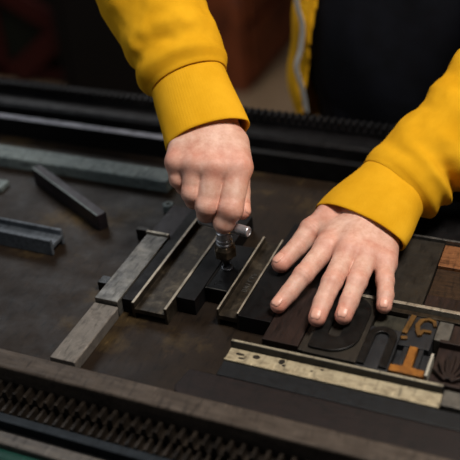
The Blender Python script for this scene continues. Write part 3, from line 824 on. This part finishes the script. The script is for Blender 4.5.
# right cuff and sleeve
Ru = A_((-10.4, 101.8, 141.5))-A_((-80.6, 54.1, 123.2))
r0 = A_((-46.6, 81.1, 130.0)); r1 = A_((-84.1, 126.8, 166.6))
tube('cuff', catmull([r0, (r0+r1)/2, r1+(r1-r0)*.12], 14), lambda t: (42.5-4.5*t, 29+2*t), Ru, 'yellow_rib', jacket, ribs, 352)
def fold_right(s, th, t):
    e = 2.4*nz(s*.02+9, math.cos(th)*1.3, math.sin(th)*1.3)
    env = math.exp(-((s-30)/32)**2)
    e += env*1.6*math.sin(s*.17+1.6*math.sin(th+1.0))*(.6+.4*math.cos(th-4.4))
    env2 = math.exp(-((s-100)/60)**2)
    e += env2*2.2*math.sin(s*.075+2.0*math.cos(th-.6))*(.6+.4*math.sin(th*2))+3.0*smooth01((s-8)/40)*nz(s*.04, math.cos(th)*2.4, math.sin(th)*2.4+3)
    e += 4.5*smooth01(s/5)*math.exp(-(s/26)**2)*max(0, -math.cos(th))
    e += 1.1*smooth01(s/30)*nz(s*.09, math.cos(th)*4, math.sin(th)*4)
    return e*smooth01(s/8)
dirR = (r1-r0)/np.linalg.norm(r1-r0)
sr0 = r1-dirR*2
tube('sleeve', softpath([sr0, sr0+dirR*30, A_(sr0)*.5+A_(ELB_R)*.5+A_((-5, -4, 0)), ELB_R, (A_(ELB_R)*.55+A_(SH_R)*.45), A_(SH_R)+A_((14, 10, -4))]),
     lambda t: (40+6*smooth01(t*34)+1*smooth01(t*5)+12*t, 33+8*smooth01(t*34)+6*smooth01(t*5)+20*t), Ru, 'yellow', jacket, fold_right, 120)
# zip tape along the open front edge
zp = catmull([(-85.3, 455.0, 146.2), (-85.4, 456.0, 119.1), (-79.5, 456.0, 92.1), (-83.5, 456.0, 57.9), (-89.9, 455.0, 31.5), (-82.1, 454.0, -0.0), (-77.4, 454.0, -33.2)], 10)
b = nb(); rows = []
for i, p in enumerate(zp):
    w_ = 3.8
    rows.append([b.verts.new(p+A_(q)) for q in ((-w_, 1, 0), (w_, -2, 0), (w_, 1.5, 0), (-w_, 4.5, 0))])
for A, B in zip(rows, rows[1:]):
    for k in range(4): b.faces.new((A[k], A[(k+1) % 4], B[(k+1) % 4], B[k]))
b.faces.new(rows[0]); b.faces.new(rows[-1][::-1])
finish('zipper_tape', b, 'zip', jacket, smooth=False, bevel=.8)

# ------------------------------------------------------------------ far behind the press
c = empty('type_cabinet', (-1250, 2500, -900), 'rusty brown wooden cabinet standing on the tan floor behind the press', 'cabinet')
b = nb(); box(b, -1560, -900, 2130, 3300, -899.8, 300); finish('carcass', b, 'rust', c, bevel=6)
b = nb(); box(b, -1570, -890, 2120, 3310, 300.2, 330); finish('top', b, 'dark_post', c, bevel=6)
for i in range(5):
    b = nb(); box(b, -899.8, -884, 2170, 3260, -860+i*220, -860+i*220+196); dr = finish('drawer', b, 'rust', c, bevel=5)
    b = nb(); box(b, -883.8, -866, 2620, 2740, -780+i*220, -760+i*220); finish('handle', b, 'rail_side', dr, bevel=4)
c = empty('machine_frame', (-1900, 2060, -900), 'dim dark red braced iron machine frame at the upper left', 'machine')
b = nb(); box(b, -2500, -1480, 2060, 2110, -899.8, -300); finish('panel', b, 'deep_green', c)
def beam(ax, az, bx, bz, w, y0, y1, mat):
    d = V3((bx-ax, 0, bz-az)); d.normalize(); n = V3((-d.z, 0, d.x))*w/2
    P = [V3((ax, 0, az))-n, V3((bx, 0, bz))-n, V3((bx, 0, bz))+n, V3((ax, 0, az))+n]
    b = nb(); prism(b, [(p.x, p.z) for p in P], y0, y1, 'y'); return finish('brace', b, mat, c, bevel=6)
beam(-1810, -860, -1500, -620, 85, 2000, 2028, 'redpaint'); beam(-1960, -470, -1540, -690, 85, 2029, 2059, 'redpaint')
beam(-1900, -899, -1900, -310, 60, 2029, 2059, 'redpaint'); beam(-2280, -860, -1930, -560, 85, 2000, 2028, 'redpaint')
beam(-2490, -860, -1510, -860, 50, 2029, 2059, 'redpaint'); beam(-1520, -899, -1520, -310, 50, 1972, 1999, 'redpaint')
b = nb(); box(b, -1490, -1462, 1860, 1980, -899.8, 1700); tag(finish('post', b, 'dark_post', bevel=6), 'narrow dark upright post beside the dim red braced frame', 'post')
b = nb(); box(b, -1455, -1150, 1860, 2000, -899.8, 1200); tag(finish('cupboard', b, 'dark_post', bevel=8), 'near-black tall cupboard left of the raised yellow arm', 'cupboard')

GROUPS = {'wood_type': 'wood type blocks locked in the forme', 'black_furniture': 'black furniture blocks of the lock-up',
          'metal_furniture': 'metal furniture pieces on the press bed', 'wood_furniture': 'wooden furniture blocks of the lock-up',
          'type_spacer': 'metal spacers between the type', 'metal_rule': 'long metal rules of the forme', 'metal_spacer': 'small metal offcuts on the bed'}
for o in list(bpy.data.objects):
    base = o.name.split('.')[0]
    if o.parent is None and base in GROUPS: o['group'] = GROUPS[base]

# ------------------------------------------------------------------ light
def area(name, loc, aim, size, power, col):
    l = bpy.data.lights.new(name, 'AREA'); l.energy = power; l.size = size[0]; l.shape = 'RECTANGLE'; l.size_y = size[1]; l.color = col
    o = bpy.data.objects.new(name, l); COL.objects.link(o); o.location = V3(loc)*S
    o.rotation_euler = (V3(aim)-V3(loc)).to_track_quat('-Z', 'Y').to_euler(); return o
area('ceiling_lamp_light', (440, 0, 1080), (180, 50, 40), (.34, .26), 14.5, (1.0, .94, .86))
area('window_light', (-1500, 1500, 1500), (-100, 150, 20), (.9, .9), 10, (.90, .95, 1.0))
area('left_fill_light', (-1400, -500, 1000), (-60, 90, 100), (.9, .7), 5, (.9, .97, 1.0))  # added fill from the front left, no window known there
area('back_fill_light', (-900, 1300, 1300), (-1500, 2600, -500), (.8, .8), 14, (1.0, .86, .7))  # added light, aimed to brighten the frame and cabinet at the back
w = bpy.data.worlds.new('world'); sc.world = w; w.use_nodes = True
bg = w.node_tree.nodes['Background']; bg.inputs[0].default_value = (.75, .85, 1, 1); bg.inputs[1].default_value = .03

# ------------------------------------------------------------------ camera
cd = bpy.data.cameras.new('camera'); cam = bpy.data.objects.new('camera', cd); COL.objects.link(cam)
cam.matrix_world = Matrix((((0.919748, -0.157388, 0.359574, 0.305713), (0.384509, 0.545306, -0.744845, -0.618382), (-0.078848, 0.823329, 0.562061, 0.550490), (0, 0, 0, 1))))
cd.sensor_width = 36; cd.lens = 907/460*36; cd.clip_start = .02; cd.clip_end = 50
cd.dof.use_dof = True; cd.dof.focus_distance = .855; cd.dof.aperture_fstop = 4.0
sc.camera = cam
sc.view_settings.view_transform = 'Standard'; sc.view_settings.look = 'None'; sc.view_settings.gamma = 1
sc.view_settings.exposure = 0; sc.view_settings.use_curve_mapping = False
